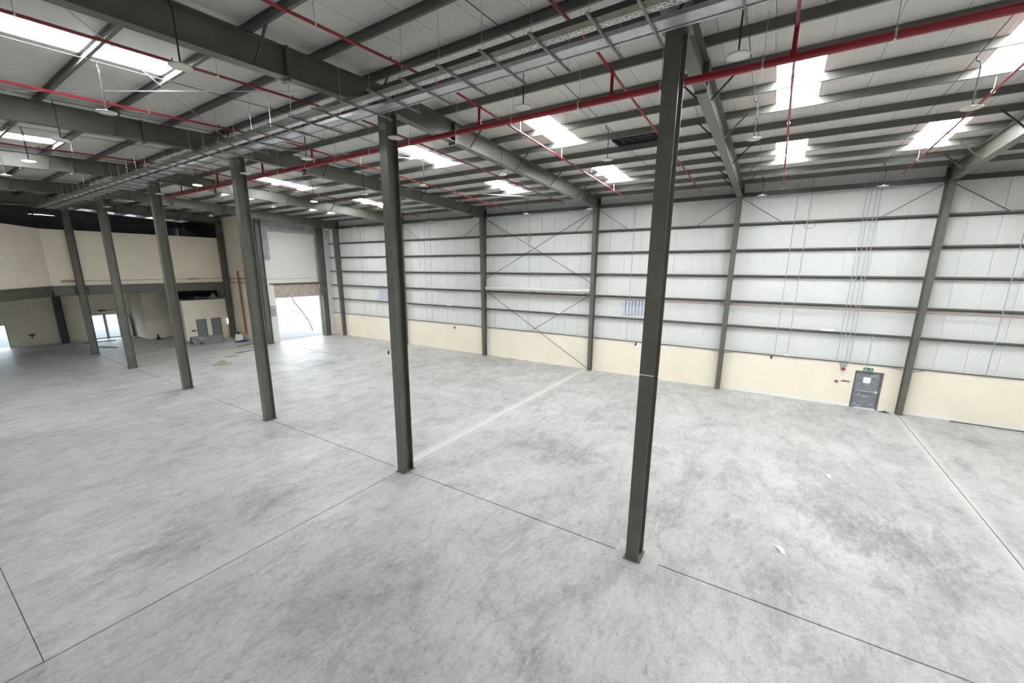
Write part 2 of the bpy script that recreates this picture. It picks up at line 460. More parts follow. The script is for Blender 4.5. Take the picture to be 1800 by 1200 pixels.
# roof ventilator: dark box with silver louvres seen through the opening
y0, y1 = yn(VENT_N[0]), yn(VENT_N[-1]+1); xa, xb = VENT_X
rv = thing('roof_ventilator', 'dark open roof ventilator with silver louvre blades behind nearest column', 'ventilator', ((xa+xb)/2, (y0+y1)/2, zsheet(xa)))
za = zsheet(xb)
m = MB()
for bx in ((xa, xb, y0, y0+.03), (xa, xb, y1-.03, y1), (xa, xa+.03, y0, y1), (xb-.03, xb, y0, y1)):
    m.box(*bx, za, za+0.75)
m.box(xa, xb, y0, y1, za+0.75, za+0.78)
m.build('housing', DARKV, rv)
for i, fx in enumerate((0.25, 0.5, 0.75)):
    x = xa+(xb-xa)*fx
    MB().hexa([(x-.14, y0+.04, za+.18), (x-.12, y0+.04, za+.18), (x-.12, y1-.04, za+.18), (x-.14, y1-.04, za+.18),
               (x+.10, y0+.04, za+.38), (x+.12, y0+.04, za+.38), (x+.12, y1-.04, za+.38), (x+.10, y1-.04, za+.38)]).build('louvre_blade', GALV, rv)
MB().box(xb-.07, xb+.02, y0, y1, za-0.02, za+0.02).build('foam_edge', mat('torn_foam', (0.32, 0.25, 0.13), 0.9, 0, .5, 6), rv)

# ------------------------------------------------------------------ walls that close the hall
# right wall: cream block dado, wall panels above
DADO = 2.43
DY0, DY1 = -5.44, -4.27        # exit door opening in dado
XD = 28.78
m = MB()
m.box(XD, XD+0.2, DY1, YE+0.6, 0, DADO); m.box(XD, XD+0.2, Y0, DY0, 0, DADO); m.box(XD, XD+0.2, DY0, DY1, 2.07, DADO)
wr = m.build('wall_right', BEIGE)
structure(wr, 'cream block dado and white ribbed panels of the long right wall', 'wall')
P2 = 1.075
k = 0
y = Y0
LOUV = [(7.2, 8.8), (32.75, 34.3)]
while y < YE+0.4:
    MB().box(XW+0.004, XW+0.05, y+0.011, y+P2-0.011, DADO-0.02, 12.45).box(XW+0.03, XW+0.09, y, y+P2, DADO-0.02, 12.45).build('panel', WALLP, wr)
    y += P2
MB().box(XD+0.19, XW+0.09, Y0, YE+0.5, DADO-0.03, DADO-0.01).build('ledge', STEEL, wr)
# skirting of white wash along the foot of the dado
sk = MB()
for a, b in ((-17.5, -5.5), (-4.2, 1.6)):
    yy = a
    while yy < b:
        e = min(b, yy+0.7); h0, h1 = random.uniform(.05, .2), random.uniform(.05, .2)
        sk.hexa([(XD-.006, yy, 0), (XD, yy, 0), (XD, e, 0), (XD-.006, e, 0), (XD-.006, yy, h0), (XD, yy, h0), (XD, e, h1), (XD-.006, e, h1)]); yy = e
sk.build('whitewash_band', WHITE, wr)
ADDED_DOORS = [(13.0, 18.0), (22.5, 27.5), (32.5, 37.5)]  # guessed openings, added to the unseen wall to light the hall
m = MB(); cur = Y0
for a, b in ADDED_DOORS:
    m.box(XL-0.2, XL, cur, a, 0, 12.5); m.box(XL-0.2, XL, a, b, 4.6, 12.5); cur = b
m.box(XL-0.2, XL, cur, YB, 0, 12.5)
structure(m.build('wall_left', WALLP), 'unseen pale panelled wall left of the hall with doorways added for light', 'wall')
structure(MB().box(XL-0.2, XW+0.3, Y0-0.2, Y0, 0, 13.3).build('wall_near', WALLP), 'pale end wall behind the camera', 'wall')
# end wall of the right bay with the big opening
OX0, OX1, OZ = 22.3, 27.25, 4.42
m = MB()
m.box(XS-0.25, OX0, YE, YE+0.25, 0, 5.9); m.box(XS-0.25, 27.75, YE, YE+0.25, 5.9, 12.75)
m.box(OX1, 27.75, YE, YE+0.25, 0, 5.9)
we = m.build('wall_far', ENDP)
structure(we, 'patched white plaster end wall above the open loading doorway', 'wall')
MB().box(OX0-.35, OX1+.1, YE+.08, YE+.25, OZ, 5.9).build('lintel', mat('raw_lintel', (0.42, 0.36, 0.30), .9, 0, .3, 2.5, .4, 12), we)
MB().box(OX0-.4, OX1+.3, YE-.06, YE+.02, 5.78, 5.9).build('lintel_angle', mat('rusty_angle', (0.12, 0.085, 0.07), .8, 0, .4, 3), we)
MB().box(OX0-.6, OX0-.05, YE-.02, YE, 2.6, 3.7).build('cement_patch', CONC, we)
MB().box(XS-0.2, 27.7, YE-.03, YE, 6.30, 6.35).build('conduit', GREY, we)
jag = MB()
zz = 0.0
while zz < OZ:
    e = zz+random.uniform(.25, .5); d = random.uniform(.02, .12)
    jag.box(OX0-.001, OX0+d, YE+.02, YE+.24, zz, min(e, OZ)); zz = e
jag.build('broken_jamb_edge', OFFW, we)
# panels right of the slit
MB().box(28.02, XW+0.1, YE+.05, YE+.2, 0, 12.75).box(27.75, 27.88, YE+.05, YE+.2, 2.4, 12.75).box(27.88, 28.02, YE+.05, YE+.2, 11.6, 12.75).build('corner_panel', WALLP, we)
MB().box(27.75, 28.02, YE+.05, YE+.2, 0, 2.4).build('corner_panel', BEIGE, we)
# daylight slit between the end columns: translucent flashing
slit = MB()
slit.box(27.88, 28.02, YE+.1, YE+.13, 2.4, 11.6)
WN += 1
sw = slit.build('window_%d' % WN, CLEAR_LIT)
structure(sw, 'narrow daylit slit between the two corner columns', 'window')
# rear annexe side wall and back wall
sidew = MB().box(XS, XS+0.2, YE+0.25, YB, 0, 12.75).build('wall_annexe_side', BEIGE)
structure(sidew, 'cream side wall between the loading doorway and the mezzanine', 'wall')
MB().box(XS-.04, XS, 49.6, YB, 5.9, 12.6).build('void_shade_sheet', DARKV, sidew)  # dark sheet over the cream wall; the void's shade as colour
for z in (6.32, 5.9):
    MB().box(XS-.05, XS, YE+.3, 49.0, z-.05, z+.03).build('ledge', STEEL, sidew)
BW = 59.3
m = MB()
GX0, GX1, GZ = 12.2, 14.45, 2.55       # glazed doorway
LX0, LX1, LZ = 4.6, 6.45, 2.2          # far left doorway
m.box(XL, LX0, BW, BW+.2, 0, 5.3); m.box(LX0, LX1, BW, BW+.2, LZ, 5.3); m.box(LX1, GX0, BW, BW+.2, 0, 5.3)
m.box(GX0, GX1, BW, BW+.2, GZ, 5.3); m.box(GX1, XS, BW, BW+.2, 0, 5.3)
wb = m.build('wall_back', BEIGE)
structure(wb, 'cream back wall under the mezzanine with glazed doors', 'wall')
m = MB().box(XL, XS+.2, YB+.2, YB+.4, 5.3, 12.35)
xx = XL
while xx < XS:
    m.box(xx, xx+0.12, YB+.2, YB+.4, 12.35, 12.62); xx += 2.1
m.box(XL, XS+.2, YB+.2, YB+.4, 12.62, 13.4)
wbu = m.build('wall_back_upper', mat('painted_shade_grey', (0.05, 0.05, 0.055), .7, 0, .2, 1))  # shade behind the mezzanine put into the wall colour
structure(wbu, 'shade-coloured upper back wall with a strip of clerestory windows', 'wall')
xx = XL+0.12
while xx < XS-1.9:
    MB().box(xx, xx+1.98, YB+.28, YB+.31, 12.35, 12.62).build('clerestory_pane', CLEAR_LIT, wbu); xx += 2.1

# glazed double doors in back wall
dr = struct_empty('door_1', 'bright aluminium glazed double door in the cream back wall', 'door', ((GX0+GX1)/2, BW+.1, 0))
ALU = mat('white_aluminium', (0.5, 0.47, 0.56), .4, 0, .05, 3)
f = MB()
for a, b in ((GX0, GX0+.1), ((GX0+GX1)/2-.12, (GX0+GX1)/2+.1), (GX1-.12, GX1)): f.box(a, b, BW+.02, BW+.12, 0, GZ)
f.box(GX0, GX1, BW+.02, BW+.12, GZ-.08, GZ).box(GX0, GX1, BW+.02, BW+.12, 0, .1)
f.build('frame', ALU, dr)
xm = (GX0+GX1)/2
for a, b in ((GX0+.1, xm-.06), (xm+.04, GX1-.08)):
    MB().box(a, b, BW+.06, BW+.075, .1, GZ-.08).build('pane', GLASS, dr)
dr = struct_empty('door_2', 'bright open doorway at the far left of the back wall', 'door', ((LX0+LX1)/2, BW+.1, 0))
f = MB().box(LX0, LX0+.07, BW-.02, BW+.1, 0, LZ).box(LX1-.07, LX1+.02, BW-.02, BW+.1, 0, LZ).box(LX0, LX1, BW-.02, BW+.1, LZ-.07, LZ)
f.build('frame', ALU, dr)
MB().box(LX0+.07, LX1-.07, BW+.06, BW+.075, .0, LZ-.07).build('pane', GLASS, dr)

# ------------------------------------------------------------------ mezzanine front
FOLD = (8.3, 49.3); LEND = (2.6, 40.4)
mf = MB().box(FOLD[0], 21.15, 49.3, 49.5, 5.93, 10.42)
fx, fy = FOLD; lx, ly = LEND
dn = Vector((fy-ly, -(fx-lx), 0)).normalized()*(-0.2)
mf.hexa([(lx, ly, 5.93), (fx, fy, 5.93), (fx+dn.x, fy+dn.y, 5.93), (lx+dn.x, ly+dn.y, 5.93),
         (lx, ly, 10.42), (fx, fy, 10.42), (fx+dn.x, fy+dn.y, 10.42), (lx+dn.x, ly+dn.y, 10.42)])
mz = mf.build('wall_mezzanine', BEIGE)
structure(mz, 'cream upper wall along the mezzanine edge with a slanted left end', 'wall')
mzf = MB().box(FOLD[0], XS, 49.5, YB, 5.5, 5.9).hexa([(lx-7, ly+6, 5.5), (fx, fy+.3, 5.5), (fx, YB, 5.5), (lx-7, YB, 5.5), (lx-7, ly+6, 5.9), (fx, fy+.3, 5.9), (fx, YB, 5.9), (lx-7, YB, 5.9)])
structure(mzf.build('floor_mezzanine', CONC), 'concrete mezzanine floor slab at the far end', 'floor')
def ibeam_y(name, p, q, z0, z1, wdt, material, label, cat):
    p, q = Vector(p), Vector(q); d = (q-p).normalized(); A = Vector((d.y, -d.x, 0)); B = Vector((0, 0, 1))
    h = z1-z0; t = .03; wb_ = .015
    root = thing(name, label, cat, ((p.x+q.x)/2, (p.y+q.y)/2, z0))
    for z in (t/2, h-t/2):
        MB().prism([(-wdt/2, z-t/2), (wdt/2, z-t/2), (wdt/2, z+t/2), (-wdt/2, z+t/2)], [(Vector((p.x, p.y, z0)), A, B), (Vector((q.x, q.y, z0)), A, B)]).build('flange', material, root)
    MB().prism([(-wb_/2, t), (wb_/2, t), (wb_/2, h-t), (-wb_/2, h-t)], [(Vector((p.x, p.y, z0)), A, B), (Vector((q.x, q.y, z0)), A, B)]).build('web', material, root)
    return root
mb = ibeam_y('mezzanine_beam', (FOLD[0]+.05, 49.2, 0), (20.95, 49.2, 0), 5.12, 5.92, .3, STEEL, 'deep grey steel edge beam under the cream mezzanine wall', 'beam')
for x in (9.6, 10.4): MB().box(x-.01, x+.01, 49.05, 49.19, 5.15, 5.89).build('stiffener_plate', STEEL, mb)
ibeam_y('mezzanine_beam', (2.65, 40.35, 0), (8.2, 49.1, 0), 5.12, 5.92, .3, STEEL, 'slanted grey steel edge beam at the left end of the mezzanine', 'beam')
tag(MB().tube([(9.5, 49.27, 6.3), (20.9, 49.27, 6.3)], .025, 6).box(8.9, 9.9, 49.2, 49.3, 6.2, 6.4).box(17.8, 18.7, 49.2, 49.3, 6.25, 6.38).build('wall_conduit', PINK),
    'thin brown conduit with junction boxes along the mezzanine wall foot', 'conduit')
# rear rooms under the mezzanine
rw = MB().box(15.45, XS, 55.0, 55.2, 0, 5.5).box(15.45, 15.6, 55.2, BW, 0, 5.5)
structure(rw.build('wall_recess', BEIGE), 'cream projecting room wall beside the glazed doors', 'wall')
structure(MB().box(17.1, XS, 49.85, 50.0, 0, 4.15).box(17.1, 17.25, 50.0, 52.4, 0, 4.15).box(17.1, XS, 49.85, 54.9, 4.12, 4.15).build('wall_store', BEIGE), 'cream store room wall with two grey doors', 'wall')
for i, (a, b) in enumerate(((18.12, 19.02), (19.5, 20.4))):
    d = struct_empty('door_%d' % (3+i), '%s plain grey door of the cream store room' % ('left' if i == 0 else 'right'), 'door', ((a+b)/2, 49.8, 0))
    MB().box(a, a+.05, 49.78, 49.86, 0, 2.14).box(b-.05, b, 49.78, 49.86, 0, 2.14).box(a, b, 49.78, 49.86, 2.09, 2.14).build('frame', STEEL, d)
    MB().box(a+.05, b-.05, 49.81, 49.85, 0.01, 2.09).build('leaf', DOORG, d)
    MB().tube([(b-.13, 49.81, 1.02), (b-.13, 49.74, 1.02), (b-.27, 49.74, 1.02)], .018, 6).build('handle', BLACK, d)
WN += 1
structure(MB().box(21.08, 21.2, 49.80, 49.84, 1.45, 1.95).build('window_%d' % WN, CLEAR_LIT), 'small bright window beside the right store room door', 'window')

# dark column and bits in the back room
def icol(name, label, x, y, z1, depth, wid, material=STEEL, group=None, base=True, tw=.018):
    root = thing(name, label, 'column', (x, y, 0), group)
    h = depth/2
    MB().box(x-h, x-h+tw, y-wid/2, y+wid/2, 0, z1).build('flange', material, root)
    MB().box(x+h-tw, x+h, y-wid/2, y+wid/2, 0, z1).build('flange', material, root)
    MB().box(x-h+tw, x+h-tw, y-.007, y+.007, 0, z1).build('web', material, root)
    if base:
        bp = MB().box(x-h-.05, x+h+.05, y-wid/2-.05, y+wid/2+.05, 0, .025).build('base_plate', material, root)
        for sx in (-1, 1):
            for sy in (-1, 1):
                MB().tube([(x+sx*.12, y+sy*wid*.33, .02), (x+sx*.12, y+sy*wid*.33, .09)], .016, 6).build('anchor_bolt', STEEL_D, bp)
    return root
icol('back_room_column', 'dark steel column standing against the back wall left of glazed doors', 9.95, 58.7, 5.45, .55, .4, STEEL_D)

# ------------------------------------------------------------------ interior columns
names = ['nearest', 'second nearest', 'third nearest', 'fourth nearest', 'fifth nearest', 'farthest']
for i, y in enumerate(FY[2:8]):
    c = icol('steel_column', '%s grey steel I-column of the central row' % names[i], XR, y, ztop(XR)-.68, .48, .33, STEEL, 'central row of steel columns')
    MB().box(XR-.36, XR+.36, y-.28, y+.28, ztop(XR)-.70, ztop(XR)-.68).build('cap_plate', STEEL, c)
    if i == 0:
        MB().box(XR-.55, XR+.5, y-.62, y+.5, 0.0, .004).build('concrete_patch', mat('patch_concrete', (0.42, 0.415, 0.40), .8, 0, .15, 3, .2, 30), c)
        t = MB(); zb = 5.02
        t.box(XR-.243, XR-.24, y-.167, y+.167, zb-.012, zb+.012).box(XR+.15, XR+.243, y-.17, y-.166, zb-.1, zb-.08)
        t.build('paint_line', WHITE, c)
icol('steel_column', 'grey steel I-column at the right end of the mezzanine', 21.15, 49.12, 12.1, .5, .35, STEEL)
icol('steel_column', 'grey steel I-column at the left jamb of the loading doorway', 21.15, 41.5, 11.85, .5, .35, STEEL)
icol('steel_column', 'grey steel I-column at the right jamb of the loading doorway', 27.55, 41.45, 11.75, .6, .35, STEEL)

# ------------------------------------------------------------------ rafters
PUR_R = [10.75, 12.4, 14.1, 15.87, 17.64, 19.41, 21.18, 22.95, 24.72, 26.49, 28.26]
PUR_L = [9.4, 7.65, 5.9, 4.15, 2.4, 0.65, -1.1, -2.85, -4.6, -6.35, -8.1]
def rafter(y, label, xr_end, idx):
    root = thing('roof_rafter', label, 'rafter', (RIDGE, y, ztop(RIDGE)-.68), 'roof rafters')
    D = .68; t = .022; fw = .30
    def strip(z0, z1, hw, nm):
        m = MB()
        for xa, xb in ((XL+.3, RIDGE), (RIDGE, xr_end)):
            m.hexa([(xa, y-hw, ztop(xa)+z0), (xb, y-hw, ztop(xb)+z0), (xb, y+hw, ztop(xb)+z0), (xa, y+hw, ztop(xa)+z0),
                    (xa, y-hw, ztop(xa)+z1), (xb, y-hw, ztop(xb)+z1), (xb, y+hw, ztop(xb)+z1), (xa, y+hw, ztop(xa)+z1)])
        m.build(nm, STEEL, root)
    strip(-D, -D+t, fw/2, 'bottom_flange'); strip(-t, 0, fw/2, 'top_flange'); strip(-D+t, -t, .007, 'web')
    for x in (13.15, 6.7):
        MB().box(x-.03, x+.03, y-.16, y+.16, ztop(x)-D-.08, ztop(x)+.03).build('splice_plate', STEEL, root)
    if xr_end > 25:
        MB().box(xr_end-.03, xr_end, y-.16, y+.16, ztop(xr_end)-D-.02, ztop(xr_end)+.14).build('end_plate', STEEL_D, root)
    for xp in (14.1, 17.64, 21.18, 24.72, 26.49, 5.9, 2.4, 9.4):
        if xp > xr_end: continue
        for s in (-1, 1):
            xo = -.35 if xp > RIDGE else .35
            MB().beam((xp+xo*0, y+s*.10, ztop(xp)-D+.05), (xp, y+s*.82, ztop(xp)+.10), .045, .045).build('fly_brace', STEEL_D, root)
    return root
for i, y in enumerate(FY):
    if y < 45: lab = ('%s roof rafter counted from the right edge of the picture' % ordinal(i-1)) if i else 'roof rafter outside the right edge of the picture'
    else: lab = ('rafter above the mezzanine edge' if i == 7 else 'rearmost rafter behind the mezzanine')
    rafter(y, 'deep grey steel '+lab, 28.75 if y < 45 else XS-.1, i)

# ------------------------------------------------------------------ wall columns
wl = {-14.8: 'grey steel wall column outside the right edge of view', -6.27: 'tapered grey wall column right of the exit door', 2.28: 'tapered grey wall column in line with the nearest central column',
      10.87: 'tapered grey wall column at the near end of the cross-braced bay', 20.52: 'tapered grey wall column at the far end of the cross-braced bay',
      30.18: 'tapered grey wall column hidden partly behind the second central column', 39.89: 'tapered grey wall column in the far right corner'}
GZ_ = [10.02, 8.55, 7.07, 5.56, 4.07]
for y in FY[:7]:
    root = thing('wall_column', wl[y], 'column', (28.55, y, 0), 'tapered wall columns')
    zt = 11.47; xi0, xi1, xo = 28.40, 28.10, 28.74; hw = .125; t = .02
    MB().hexa([(xi0, y-hw, 0), (xi0+t, y-hw, 0), (xi0+t, y+hw, 0), (xi0, y+hw, 0), (xi1, y-hw, zt), (xi1+t, y-hw, zt), (xi1+t, y+hw, zt), (xi1, y+hw, zt)]).build('inner_flange', STEEL, root)
    MB().box(xo-t, xo, y-hw, y+hw, 0, zt).build('outer_flange', STEEL, root)
    MB().hexa([(xi0+t, y-.007, 0), (xo-t, y-.007, 0), (xo-t, y+.007, 0), (xi0+t, y+.007, 0), (xi1+t, y-.007, zt), (xo-t, y-.007, zt), (xo-t, y+.007, zt), (xi1+t, y+.007, zt)]).build('web', STEEL, root)
    MB().box(xi1-.04, xo+.02, y-.15, y+.15, zt, zt+.02).build('cap_plate', STEEL, root)
    MB().box(xi0-.04, xo+.02, y-.15, y+.15, 0, .02).build('base_plate', STEEL, root)
    for z in GZ_ + [DADO-.02]:
        for s in (-1, 1):
            xi = xi0+(xi1-xi0)*z/zt
            MB().beam((xi+.03, y+s*.1, z-.05), (28.74, y+s*.62, z-.01), .035, .02).build('girt_stay', STEEL, root)

# ------------------------------------------------------------------ purlins
def cee_y(x, zb, y0, y1, h, fl, sgn, lean=0):
    t = .006; m = MB()
    m.box(x-t, x+t, y0, y1, zb, zb+h)
    m.box(min(x, x+sgn*fl), max(x, x+sgn*fl), y0, y1, zb, zb+2*t).box(min(x, x+sgn*fl), max(x, x+sgn*fl), y0, y1, zb+h-2*t, zb+h)
    m.box(x+sgn*fl-t, x+sgn*fl+t, y0, y1, zb, zb+.03)
    return m
for i, x in enumerate(reversed(PUR_R)):
    ye = YE+.1 if x > XS else YB+.2
    tag(cee_y(x, ztop(x), Y0, ye, PH-.006, .07, 1).build('roof_purlin', PURLIN), '%s long grey roof purlin counted from the eave of the panelled right wall' % ordinal(i), 'purlin', 'purlins of the right roof slope')
for i, x in enumerate(PUR_L):
    tag(cee_y(x, ztop(x), Y0, YB+.2, PH-.006, .07, -1).build('roof_purlin', PURLIN), '%s long grey roof purlin left of the ridge' % ordinal(i), 'purlin', 'purlins of the left roof slope')
# eave strut
es = thing('eave_strut', 'dark steel eave strut along the top of the panelled wall', 'beam', (28.6, 12, 11.49))
MB().box(28.52, 28.54, Y0, YE, 11.50, 11.70).build('web', STEEL_D, es)
MB().box(28.52, 28.74, Y0, YE, 11.495, 11.51).build('flange', STEEL_D, es)
MB().box(28.52, 28.74, Y0, YE, 11.69, 11.705).build('flange', STEEL_D, es)
# girts
for i, z in enumerate(GZ_):
    r = thing('wall_girt', '%s horizontal grey wall girt counted down from the eave' % ordinal(i), 'girt', (28.85, 12, z-.04), 'wall girts of the right wall')
    MB().box(28.745, XW, Y0, YE, z-.04, z-.033).build('web', PURLIN, r)
    MB().box(28.745, 28.753, Y0, YE, z-.04, z+.045).build('flange', PURLIN, r)
    MB().box(XW-.008, XW, Y0, YE, z-.115, z-.04).build('flange', PURLIN, r)
r = thing('wall_girt', 'lowest grey wall rail resting on top of the cream dado', 'girt', (28.85, 12, DADO))
MB().box(28.745, XW, Y0, YE, DADO, DADO+.007).build('web', PURLIN, r)
MB().box(28.745, 28.753, Y0, YE, DADO, DADO+.06).build('flange', PURLIN, r)

# ------------------------------------------------------------------ wall bracing
def rod(p, q, r, name, material, label, cat='brace rod', group=None, n=6):
    return tag(MB().tube([p, q], r, n).build(name, material), label, cat, group)
bx = 28.62
rod((bx, 11.1, 11.35), (bx, 20.3, 6.60), .022, 'brace_rod', STEEL_D, 'upper cross-brace rod falling away from the near column of the braced bay')
rod((bx-.06, 20.3, 11.35), (bx-.06, 11.1, 6.45), .022, 'brace_rod', STEEL_D, 'upper cross-brace rod falling towards the near column of the braced bay')
rod((bx, 20.3, 5.50), (bx, 11.1, 0.12), .022, 'brace_rod', STEEL_D, 'lower cross-brace rod reaching the floor at the near braced column')
rod((bx-.06, 11.1, 5.55), (bx-.06, 15.9, 2.55), .022, 'brace_rod', STEEL_D, 'short lower brace rod ending at the cream dado top')
for y in FY[1:6]:
    for s, wd in ((-1, 'near'), (1, 'far')):
        if y == 10.87 and s == 1: ln = 1.6
        else: ln = 2.15
        nm = {-6.27: 'the column right of the exit door', 2.28: 'the column aligned with the nearest central column', 10.87: 'the near braced column', 20.52: 'the far braced column', 30.18: 'the column behind the second central column'}[y]
        rod((28.6, y+s*.2, 11.36), (28.7, y+s*ln, 10.05), .018, 'eave_brace', STEEL_D, 'thin eave brace on the %s side of %s' % (wd, nm), 'brace rod', 'eave braces')
# roof wind bracing
def zr(x, dz): return ztop(x)-dz
rod((2.2, 11.1, zr(2.2, .22)), (9.6, 20.3, zr(9.6, .12)), .014, 'roof_brace', GALV, 'roof brace rod running up to the third central column', 'brace rod')
rod((2.2, 20.3, zr(2.2, .25)), (9.6, 11.1, zr(9.6, .12)), .014, 'roof_brace', GALV, 'roof brace rod running up to the second central column', 'brace rod')
rod((10.6, 20.3, zr(10.6, .2)), (18.6, 11.1, zr(18.6, .2)), .014, 'roof_brace', GALV, 'roof brace rod falling from the third central column', 'brace rod')
rod((19.6, 11.1, zr(19.6, .2)), (28.2, 20.3, zr(28.2, .2)), .014, 'roof_brace', GALV, 'roof brace rod falling to the far braced wall column', 'brace rod')
rod((19.6, 20.3, zr(19.6, .2)), (28.2, 11.1, zr(28.2, .2)), .014, 'roof_brace', GALV, 'roof brace rod falling to the near braced wall column', 'brace rod')

# ------------------------------------------------------------------ sprinkler pipes
MX, MZ = 11.63, 11.85
mp = thing('sprinkler_main', 'thick red sprinkler main pipe running the length of the hall', 'pipe', (MX, 12, MZ-.09))
MB().tube([(MX, -17.5, MZ), (MX, 33, MZ)], .085, 14).build('pipe', REDP, mp, smooth=False)
BR = [-8.6, -4.33, 0.26, 4.2, 8.5, 12.75, 17.5, 21.6, 26.3, 31.0]
yy = -16.4
while yy < 32:
    if min(abs(yy-b) for b in BR) > .2:
        h = MB().tube([(MX, yy, MZ+.08), (MX, yy, ztop(MX)+.02)], .007, 5)
        h.box(MX-.095, MX+.095, yy-.018, yy+.018, MZ-.092, MZ-.086).box(MX-.098, MX-.09, yy-.018, yy+.018, MZ-.09, MZ+.09).box(MX+.09, MX+.098, yy-.018, yy+.018, MZ-.09, MZ+.09).box(MX-.095, MX+.095, yy-.018, yy+.018, MZ+.086, MZ+.094)
        h.build('hanger', GALV, mp)
    yy += 2.15
def brz(x): return ztop(x)-.40
bcount = Count()
for i, y in enumerate(BR):
    r = thing('sprinkler_branch', '%s thin red sprinkler branch pipe counted from the right edge of the picture' % bcount(in_view(*[(x, y, brz(x)) for x in (12, 16, 20, 24, 27)])), 'pipe', (MX, y, brz(MX)), 'sprinkler branch pipes')
    xs = [-7.5, RIDGE, 27.2] if y > -3 else [MX, 27.2]
    pp = MB().tube([(x, y, brz(x)) for x in xs], .033, 8).build('pipe', REDP, r)
    MB().tube([(MX, y, MZ+.06), (MX, y, brz(MX))], .045, 10).build('riser', REDP, r)
    MB().tube([(MX, y, MZ+.07), (MX, y, MZ+.12)], .08, 10).build('coupling', REDP, r)
    MB().tube([(MX-.1, y, brz(MX-.1)), (MX+.1, y, brz(MX+.1))], .05, 10).build('tee', REDP, r)
    for xp in PUR_R[2::2]+PUR_L[::2]:
        if xp < xs[0]: continue
        x = xp+.08
        MB().tube([(x, y, brz(x)), (x, y, ztop(x)+.01)], .008, 5).tube([(x-.015, y, brz(x)), (x+.015, y, brz(x))], .045, 8).build('hanger', GALV, r)
    for x in (13.0, 16.0, 19.0, 22.0, 25.0, 8.0, 5.0, 2.0):
        if x > xs[0]: MB().tube([(x, y, brz(x)+.02), (x, y, brz(x)+.085)], .016, 6).build('sprinkler_head', STEEL_D, pp)

# ------------------------------------------------------------------ cable trays and trapezes
TZ = 11.76
tr1 = thing('cable_tray', 'punched galvanised cable tray nearer the left side of the trapezes', 'cable tray', (8.05, 20, TZ+.045))
t0, t1 = -3.0, 47.5
MB().box(7.9, 8.11, t0, t1, TZ+.045, TZ+.05).build('tray_bottom', mat('tray_bottom_dark', (0.16, 0.15, 0.12), .5, .3, .3, 6), tr1)
MB().box(7.895, 7.9, t0, t1, TZ+.045, TZ+.15).build('side_lip', STEEL_D, tr1)  # dark colour stands for shade on this lip of the galvanised tray
MB().box(8.285, 8.29, t0, t1, TZ+.045, TZ+.12).build('side_lip', GALV, tr1)
zg = MB(); yy = t0; k = 0
for xx in (8.115, 8.20, 8.28): zg.box(xx-.012, xx+.012, t0, t1, TZ+.045, TZ+.052)
while yy < t1:          # punched lattice strip along the lower edge
    for a, b in (((8.125, 8.195), (8.195, 8.125))[k % 2], ((8.275, 8.205), (8.205, 8.275))[k % 2]):
        zg.hexa([(a-.016, yy, TZ+.046), (a+.016, yy, TZ+.046), (b+.016, yy+.08, TZ+.046), (b-.016, yy+.08, TZ+.046), (a-.016, yy, TZ+.056), (a+.016, yy, TZ+.056), (b+.016, yy+.08, TZ+.056), (b-.016, yy+.08, TZ+.056)])
    yy += .08; k += 1
z = zg.build('punched_edge_strip', mat('bright_galvanised', (0.75, 0.76, 0.76), .4, .3, .1, 5), tr1); z['kind'] = 'stuff'
tr2 = thing('cable_tray', 'plain galvanised cable trunking nearer the steel columns', 'cable tray', (8.8, 20, TZ+.045))
MB().box(8.62, 8.92, t0, t1, TZ+.045, TZ+.052).build('tray_bottom', GALV, tr2)
MB().box(8.615, 8.62, t0, t1, TZ+.045, TZ+.13).build('side_lip', GALV, tr2)
MB().box(8.92, 8.925, t0, t1, TZ+.045, TZ+.13).build('side_lip', GALV, tr2)
tag(MB().box(8.99, 9.04, t0, t1, TZ+.045, TZ+.09).build('conduit_run', GALV), 'slim galvanised conduit beside the plain cable trunking', 'conduit')
tz0 = -2.45; i = 0; tcount = Count()
proto = None
while True:
    y = tz0+1.145*i
    if y > 47.2: break
    if min(abs(y-f) for f in FY) < .25: y += .3
    if min(abs(y-f) for f in BR) < .1: y += .2
    lab = '%s slotted trapeze hanger under the cable trays counted from the top of the picture' % tcount(in_view((9.5, y, TZ), (7.7, y, TZ)))
    if proto is None:
        proto = thing('trapeze_hanger', lab, 'trapeze hanger', (8.6, y, TZ), 'trapeze hangers under the cable trays')
        MB().box(7.62, 9.5, y-.021, y+.021, TZ, TZ+.004).box(7.62, 9.5, y-.021, y-.017, TZ, TZ+.041).box(7.62, 9.5, y+.017, y+.021, TZ, TZ+.041).build('channel', SLOT, proto)
        MB().tube([(7.72, y, TZ-.04), (7.72, y, ztop(7.65)+.02)], .007, 5).build('threaded_rod', GALV, proto)
        MB().tube([(9.40, y, TZ-.04), (9.40, y, ztop(9.4)+.02)], .007, 5).build('threaded_rod', GALV, proto)
    else:
        r = thing('trapeze_hanger', lab, 'trapeze hanger', (8.6, y, TZ), 'trapeze hangers under the cable trays')
        for ch in proto.children:
            c = ch.copy(); col.objects.link(c); c.parent = r
    i += 1

